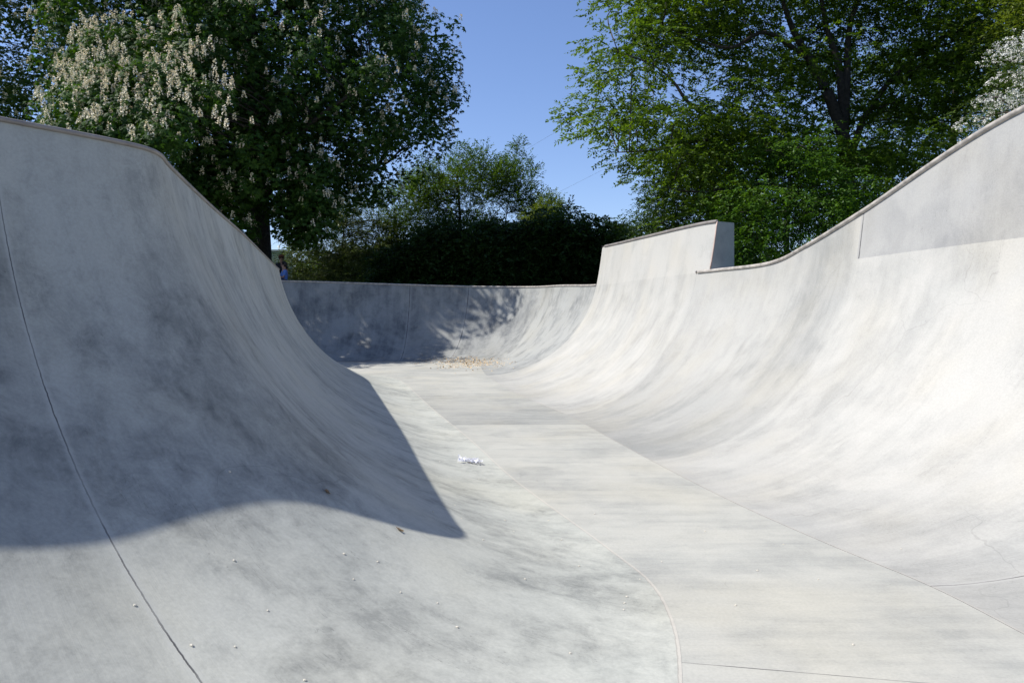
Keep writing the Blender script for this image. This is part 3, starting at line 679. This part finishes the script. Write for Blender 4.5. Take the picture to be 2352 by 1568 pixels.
# ------------------------------------------------------------------ white kiosk glimpsed past the trunk
def kiosk():
    D = 52.5; c = P(640, 610, D); M['kw'] = simple('kiosk_white', (.72, .76, .74), .5, .04, 2); M['kg'] = simple('kiosk_panel', (.50, .58, .54), .5, .06, 2)
    gzv = float(gz(D)); x, y = c[0], D; zt = P(0, 578, D)[2]
    root = empty('white_kiosk', (x, y, gzv), 'small flat roofed white kiosk glimpsed far off beside the chestnut trunk', 'kiosk')
    mb = MB(); mb.box((x, y, (gzv+zt-.1)/2), (.72, .7, (zt-.1-gzv)/2)); mb.build('wall', M['kg'], root)
    mb = MB(); mb.box((x, y, zt), (.86, .85, .06)); mb.build('roof', M['kw'], root)
    mb = MB(); mb.tube([(x+.02, y, zt+.03), (x+.02, y, zt+.30), (x+.02, y, zt+.42)], [.10, .10, .06], 12); mb.build('roof_vent', M['kw'], root)
    mb = MB(); mb.box((x+.1, y-.72, zt-.75), (.45, .02, .35)); mb.build('hatch', M['kw'], root)
kiosk()

# ------------------------------------------------------------------ people
M['skin'] = simple('skin', (.36, .20, .14), .55, .08, 6); M['hair'] = simple('hair', (.018, .012, .010), .6, .3, 30)
M['blue'] = simple('blue_shirt', (.10, .20, .50), .8, .12, 5); M['dark'] = simple('dark_cloth', (.02, .022, .03), .85, .2, 5); M['cap'] = simple('red_brown_cap', (.20, .07, .045), .8, .1, 8)
M['jeans'] = simple('jeans', (.03, .045, .09), .85, .2, 6); M['shoe'] = simple('shoe', (.3, .3, .3), .6, .1, 6)
def skin_mesh(nodes, edges, name, mat, parent, levels=2):
    me = bpy.data.meshes.new(name); me.from_pydata([n[0] for n in nodes], edges, []); o = bpy.data.objects.new(name, me); COL.objects.link(o)
    md = o.modifiers.new('s', 'SKIN'); md.use_smooth_shade = True
    for i, n in enumerate(nodes): me.skin_vertices[0].data[i].radius = n[1] if hasattr(n[1], '__len__') else (n[1], n[1])
    me.skin_vertices[0].data[0].use_root = True
    sd = o.modifiers.new('d', 'SUBSURF'); sd.levels = levels; sd.render_levels = levels
    dg = bpy.context.evaluated_depsgraph_get(); ev = o.evaluated_get(dg); new = bpy.data.meshes.new_from_object(ev)
    bpy.data.objects.remove(o); bpy.data.meshes.remove(me); new.materials.clear(); new.materials.append(mat)
    ob = bpy.data.objects.new(name, new); new.name = name; COL.objects.link(ob)
    if parent is not None: ob.parent = parent
    return ob
def person(loc, rz, pose, label, shirt, cap):
    """pose 'sit' (legs forward and bent) or 'stand'; faces +Y before turning"""
    body0 = bpy.data.objects.new('person', None)
    sit = pose == 'sit'; hz = .12 if sit else .93
    N = [((0, 0, hz), (.14, .11)), ((0, -.02, hz+.22), (.125, .095)), ((0, -.01, hz+.42), (.16, .10)), ((0, .0, hz+.53), (.06, .06)), ((0, .02, hz+.62), (.075, .085)), ((0, .025, hz+.74), (.075, .09))]
    E = [(0, 1), (1, 2), (2, 3), (3, 4), (4, 5)]
    for s in (-1, 1):
        n = len(N)
        if sit:
            N += [((s*.18, .0, hz+.46), .05), ((s*.24, .10, hz+.20), .043), ((s*.15, .34, hz+.22), .033), ((s*.12, .40, hz+.23), (.035, .018))]
            L = [((s*.10, .06, hz), .085), ((s*.13, .42, hz+.34), .06), ((s*.13, .62, hz-.06), .042), ((s*.13, .76, hz-.09), (.04, .03))]
        else:
            N += [((s*.19, .0, hz+.46), .05), ((s*.25, -.02, hz+.17), .042), ((s*.25, .10, hz-.06), .032), ((s*.245, .14, hz-.14), (.018, .035))]
            L = [((s*.09, .0, hz-.08), .088), ((s*.10, .02, hz-.45), .06), ((s*.11, -.02, .10), .042), ((s*.11, .12, .04), (.04, .03))]
        E += [(2, n), (n, n+1), (n+1, n+2), (n+2, n+3)]
        hx, hy, hz2 = N[n+3][0]
        for f in range(4):                          # four fingers and a thumb
            m = len(N); o = (f-1.5)*.019; ln = (.055, .065, .06, .045)[f]
            if sit: N += [((hx+o, hy+.05, hz2), .0085), ((hx+o, hy+.05+ln, hz2-.03), .007)]
            else: N += [((hx, hy+o, hz2-.05), .0085), ((hx-s*.01, hy+o, hz2-.05-ln), .007)]
            E += [(n+3, m), (m, m+1)]
        m = len(N); N.append(((hx-s*.04, hy+.02, hz2-.015), .009)); N.append(((hx-s*.055, hy+.05, hz2-.03), .008)); E += [(n+3, m), (m, m+1)]
        m = len(N); N += L; E += [(0, m), (m, m+1), (m+1, m+2), (m+2, m+3)]
    ob = skin_mesh(N, E, 'person', M['skin'], None); ob.location = loc; ob.rotation_euler = (0, 0, rz)
    tag(ob, label, 'person')
    T = [((0, 0, hz-.02), (.165, .135)), ((0, -.02, hz+.22), (.150, .118)), ((0, -.01, hz+.41), (.185, .122)), ((0, 0, hz+.50), (.08, .075))]; E2 = [(0, 1), (1, 2), (2, 3)]
    for s in (-1, 1):
        n = len(T); a = [q for q in N if False]
        p1 = (s*.18, 0, hz+.46); p2 = (s*.235, .08, hz+.25) if sit else (s*.245, -.02, hz+.22)
        T += [(p1, .068), (p2, .060)]; E2 += [(2, n), (n, n+1)]
    skin_mesh(T, E2, 'shirt', shirt, ob)
    J = [((0, 0, hz+.02), (.165, .135))]; E3 = []
    for s in (-1, 1):
        n = len(J)
        if sit: J += [((s*.10, .06, hz), .10), ((s*.13, .42, hz+.34), .075), ((s*.13, .60, hz-.02), .058)]
        else: J += [((s*.09, 0, hz-.08), .105), ((s*.10, .02, hz-.45), .075), ((s*.11, -.02, .13), .06)]
        E3 += [(0, n), (n, n+1), (n+1, n+2)]
    skin_mesh(J, E3, 'trousers', M['jeans'], ob)
    # face: nose, eyes, mouth, ears
    hc = np.array([0, .025, hz+.70]); bm = bmesh.new()
    def sph(c, r, sc=(1, 1, 1)):
        g = bmesh.ops.create_uvsphere(bm, u_segments=10, v_segments=8, radius=r)
        for v in g['verts']: v.co = Vector((v.co.x*sc[0]+c[0], v.co.y*sc[1]+c[1], v.co.z*sc[2]+c[2]))
    bm.free()
    for nm, c, r, sc, mt in (('nose', [0, .10, -.01], .016, (1, 1.2, 1.6), 'skin'), ('ear', [-.085, 0, 0], .022, (.5, 1, 1.5), 'skin'), ('ear', [.085, 0, 0], .022, (.5, 1, 1.5), 'skin'),
                             ('mouth', [0, .088, -.055], .014, (1.8, .7, .6), 'cap'), ('eye', [-.033, .085, .02], .011, (1, 1, 1), 'hair'), ('eye', [.033, .085, .02], .011, (1, 1, 1), 'hair')):
        bm = bmesh.new(); sph(hc+c, r, sc); me = bpy.data.meshes.new(nm); bm.to_mesh(me); bm.free(); me.materials.append(M[mt]); o = bpy.data.objects.new(nm, me); COL.objects.link(o); o.parent = ob
    bm = bmesh.new(); g = bmesh.ops.create_uvsphere(bm, u_segments=20, v_segments=14, radius=.118)
    for v in g['verts']:
        v.co.z *= 1.1; v.co.y *= 1.08
        v.co = v.co*(1+random.uniform(-.02, .02)); v.co += Vector((hc[0], hc[1]-.012, hc[2]+.035))
    bmesh.ops.delete(bm, geom=[v for v in bm.verts if (v.co.y > hc[1]+.035 and v.co.z < hc[2]+.07) or v.co.z < hc[2]-.07], context='VERTS')
    me = bpy.data.meshes.new('hair'); bm.to_mesh(me); bm.free(); me.materials.append(M['hair']); o = bpy.data.objects.new('hair', me); COL.objects.link(o); o.parent = ob
    if cap:
        bm = bmesh.new(); g = bmesh.ops.create_uvsphere(bm, u_segments=20, v_segments=12, radius=.132)
        for v in g['verts']: v.co = Vector((v.co.x+hc[0], v.co.y*1.08+hc[1]-.01, v.co.z*.95+hc[2]+.055))
        bmesh.ops.delete(bm, geom=[v for v in bm.verts if v.co.z < hc[2]+.05], context='VERTS')
        for v in bmesh.ops.create_cube(bm, size=1)['verts']: v.co = Vector((v.co.x*.15, v.co.y*.11+hc[1]+.16, v.co.z*.012+hc[2]+.06))
        me = bpy.data.meshes.new('cap'); bm.to_mesh(me); bm.free(); me.materials.append(M['cap']); o = bpy.data.objects.new('cap', me); COL.objects.link(o); o.parent = ob
    return ob
pp = P(653, 640, 31.75); p2 = P(646, 640, 34.6)
person((pp[0], 31.75, 3.14), math.radians(120), 'sit', 'dark haired person in a blue shirt sitting behind the far rim', M['blue'], False)
person((p2[0], 34.6, float(gz(34.6))-.1+.12), math.radians(200), 'stand', 'standing person in dark clothes and cap, behind the one in blue', M['dark'], True)

# ------------------------------------------------------------------ litter in the bowl
SV = np.array([[q for q in SEC[i][0]] for i in range(NT_)]); 
def surf_hit(px, py):
    """where the sight line through (px, py) meets wall or floor"""
    o = Vector((0, 0, CAMH)); d = Vector(((px-CX)/F, 1, (HY-py)/F)).normalized(); best = None
    for bv in BV:
        h = bv.ray_cast(o, d, 60)
        if h[0] is not None and (best is None or h[3] < best[3]): best = h
    return best
from mathutils.bvhtree import BVHTree
BV = []
w = SV.shape[1]; vv = [tuple(q) for q in SV.reshape(-1, 3)]; ff = []
for i in range(NT_):
    for k in range(w-1): a = i*w+k; b2 = ((i+1) % NT_)*w+k; ff.append((a, a+1, b2+1, b2))
BV.append(BVHTree.FromPolygons(vv, ff)); BV.append(BVHTree.FromPolygons([tuple(v.co) for v in fl.data.vertices], [tuple(p.vertices) for p in fl.data.polygons]))
def orient(o, n): o.rotation_euler = Vector((0, 0, 1)).rotation_difference(n if n.z > 0 else -n).to_euler()
# one pebble shape, copied
def pebble_mesh(r, mat):
    bm = bmesh.new(); bmesh.ops.create_icosphere(bm, subdivisions=2, radius=r)
    for v in bm.verts: v.co = Vector((v.co.x*1.25, v.co.y, v.co.z*.7))*(1+random.uniform(-.16, .16)); v.co.z += r*.4
    me = bpy.data.meshes.new('pebble'); bm.to_mesh(me); bm.free(); me.materials.append(mat); return me
M['peb'] = simple('pebble_pale', (.62, .58, .48), .8, .15, 40); M['peb2'] = simple('pebble_brown', (.22, .15, .08), .8, .2, 40)
pm = [pebble_mesh(.0062, M['peb']), pebble_mesh(.0045, M['peb']), pebble_mesh(.0055, M['peb'])]
bits = [(527,1083),(615,1402),(310,1390),(440,1482),(540,1485),(700,1562),(790,1272),(812,1330),(868,1290),(994,1175),(1060,1190),(538,1287),(1050,1440),(1005,1385),(1435,1385),
        (1160,1195),(1180,1220),(1260,1195),(1330,1300),(1433,1400),(1290,1240),(1440,1370),(1470,1330),(1100,1100),(1010,1060),(1130,1088),(955,1000),(1000,950),(1045,1160),(1110,1240),(1206,1330),(920,1360),(1310,1500),(1366,1180),
        (1520,1290),(1620,1220),(1690,1390),(2070,1260),(1960,1480),(1740,1310),(1880,1330),(1800,1250)]
first = None; k = 0
for (px, py) in bits:
    h = surf_hit(px, py)
    if h is None: continue
    o = bpy.data.objects.new('pebble', pm[k % 3]); COL.objects.link(o); o.location = h[0]; orient(o, h[1]); k += 1
    tag(o, 'tiny pale grit pebble lying on the concrete', 'pebble', 'pebbles scattered over the bowl')
# three brown scraps, each told apart
def scrap(px, py, label, s=.02, col='peb2'):
    h = surf_hit(px, py); bm = bmesh.new(); vs = []
    for i in range(9):
        a = i/9*6.283; r = s*(1+.35*math.sin(3*a+px)); vs.append(bm.verts.new((r*1.6*math.cos(a), r*.8*math.sin(a), .006+.35*abs(r*math.sin(a)))))
    c = bm.verts.new((0, 0, .004)); c2 = bm.verts.new((0, 0, .001))
    for i in range(9): bm.faces.new((vs[i], vs[(i+1) % 9], c)); bm.faces.new((vs[(i+1) % 9], vs[i], c2))
    me = bpy.data.meshes.new('dry_leaf'); bm.to_mesh(me); bm.free(); me.materials.append(M[col])
    o = bpy.data.objects.new('dry_leaf', me); COL.objects.link(o); o.location = h[0]; orient(o, h[1]); tag(o, label, 'dry leaf', 'dry leaves in the bowl')
scrap(917, 1218, 'small curled brown leaf on the sunlit concrete just below the shadow edge', .016)
scrap(750, 1130, 'dark shrivelled leaf lying just inside the edge of the left wall shadow', .014)
# crumpled clear wrapper
def wrapper():
    h = surf_hit(1078, 1062); t = NT('clear_film'); b = t.n('ShaderNodeBsdfPrincipled'); b.inputs['Base Color'].default_value = (.93, .93, .97, 1); b.inputs['Roughness'].default_value = .12
    b.inputs['Transmission Weight'].default_value = .55; b.inputs['IOR'].default_value = 1.25; t.set(t.out.inputs[0], b.outputs[0])
    n = 22; v, f = [], []; rr = random.Random(4)
    for i in range(n+1):
        for j in range(n+1):
            x = (i/n-.5); y = (j/n-.5); r = math.hypot(x, y)*2; a = math.atan2(y, x)
            e = 1+.28*math.sin(5*a+1)+.12*math.sin(11*a)
            v.append((x*.22*e, y*.19*e, .006+abs(math.sin(9*a+6*r))*.035*r+.045*max(0, .55-r)+rr.uniform(0, .014)))
    for i in range(n):
        for j in range(n): a = i*(n+1)+j; f.append((a, a+1, a+n+2, a+n+1))
    root = empty('plastic_wrapper', tuple(h[0]), 'crumpled clear plastic wrapper glinting on the lit slope of the left wall', 'wrapper')
    o = link('film', mesh_from(v, f), t.m); o.parent = root; nn = h[1] if h[1].z > 0 else -h[1]; root.rotation_euler = Vector((0, 0, 1)).rotation_difference(nn).to_euler()
    o = bpy.data.objects.new('crumb', pebble_mesh(.018, M['peb'])); COL.objects.link(o); o.parent = root; o.location = (0, -.02, .01)
    mb = MB(); mb.tube([(.02, -.06, .012), (.12, -.10, .03), (.19, -.12, .004)], [.004, .009, .001], 5); o = mb.build('torn_strip', simple('film_edge', (.3, .3, .31), .4)); o.parent = root
wrapper()
# wood chips swept into the far corner
def chips():
    B = []; 
    for i in range(1000):
        a = RNG.normal(1075, 42); b = RNG.normal(833, 6.5)
        h = surf_hit(a, b)
        if h is not None and h[0][1] < 31: B.append(tuple(h[0]+Vector((0, 0, .012))))
    B = np.array(B); n = len(B); D = unit(RNG.normal(size=(n, 3))*[1, 1, .25]); S = unit(np.cross(D, np.array([0, 0, 1.])+RNG.normal(size=(n, 3))*.3))
    o = leaves_mesh('wood_chips', B-D*.03, D, S, RNG.uniform(.03, .09, n), RNG.uniform(.02, .05, n), simple('wood_chip', (.60, .44, .25), .8, .3, 30), None, 'stuff', .12)
    tag(o, 'scatter of orange wood chips in the far corner of the bowl', 'wood chips')
chips()

# ------------------------------------------------------------------ light, sky, camera
SUN = Vector((-1.97, -.07, 2.49)).normalized()
el = math.asin(SUN.z); az = math.atan2(SUN.x, SUN.y)
ld = bpy.data.lights.new('sun', 'SUN'); ld.energy = 4.9; ld.angle = math.radians(.55); ld.color = (1.0, .955, .89)
lo = bpy.data.objects.new('sun', ld); COL.objects.link(lo); lo.rotation_euler = SUN.to_track_quat('Z', 'Y').to_euler()
w = bpy.data.worlds.new('World'); scene.world = w; w.use_nodes = True; nt = w.node_tree
bg = nt.nodes['Background']; sk = nt.nodes.new('ShaderNodeTexSky'); sk.sky_type = 'NISHITA'; sk.sun_disc = False; sk.sun_elevation = el; sk.sun_rotation = az
sk.air_density = 1.0; sk.dust_density = .3; sk.ozone_density = 2.5
hs = nt.nodes.new('ShaderNodeMix'); hs.data_type = 'RGBA'; hs.blend_type = 'MULTIPLY'; hs.inputs[0].default_value = 1.0; hs.inputs[7].default_value = (.98, 1.0, 1.19, 1)
nt.links.new(sk.outputs[0], hs.inputs[6]); nt.links.new(hs.outputs[2], bg.inputs[0]); bg.inputs[1].default_value = .107
cd = bpy.data.cameras.new('camera'); cam = bpy.data.objects.new('camera', cd); COL.objects.link(cam); scene.camera = cam
cam.location = (0, 0, CAMH); cam.rotation_euler = (math.radians(90), 0, 0); cd.sensor_width = 36; cd.lens = F/2352*36; cd.shift_y = -(784-HY)/2352
cd.clip_start = .05; cd.clip_end = 1500
vs = scene.view_settings; scene.display_settings.display_device = 'sRGB'; vs.view_transform = 'Standard'; vs.look = 'None'; vs.gamma = 1; vs.exposure = .42; vs.use_curve_mapping = False
scene.cycles.max_bounces = 8; scene.cycles.transparent_max_bounces = 8
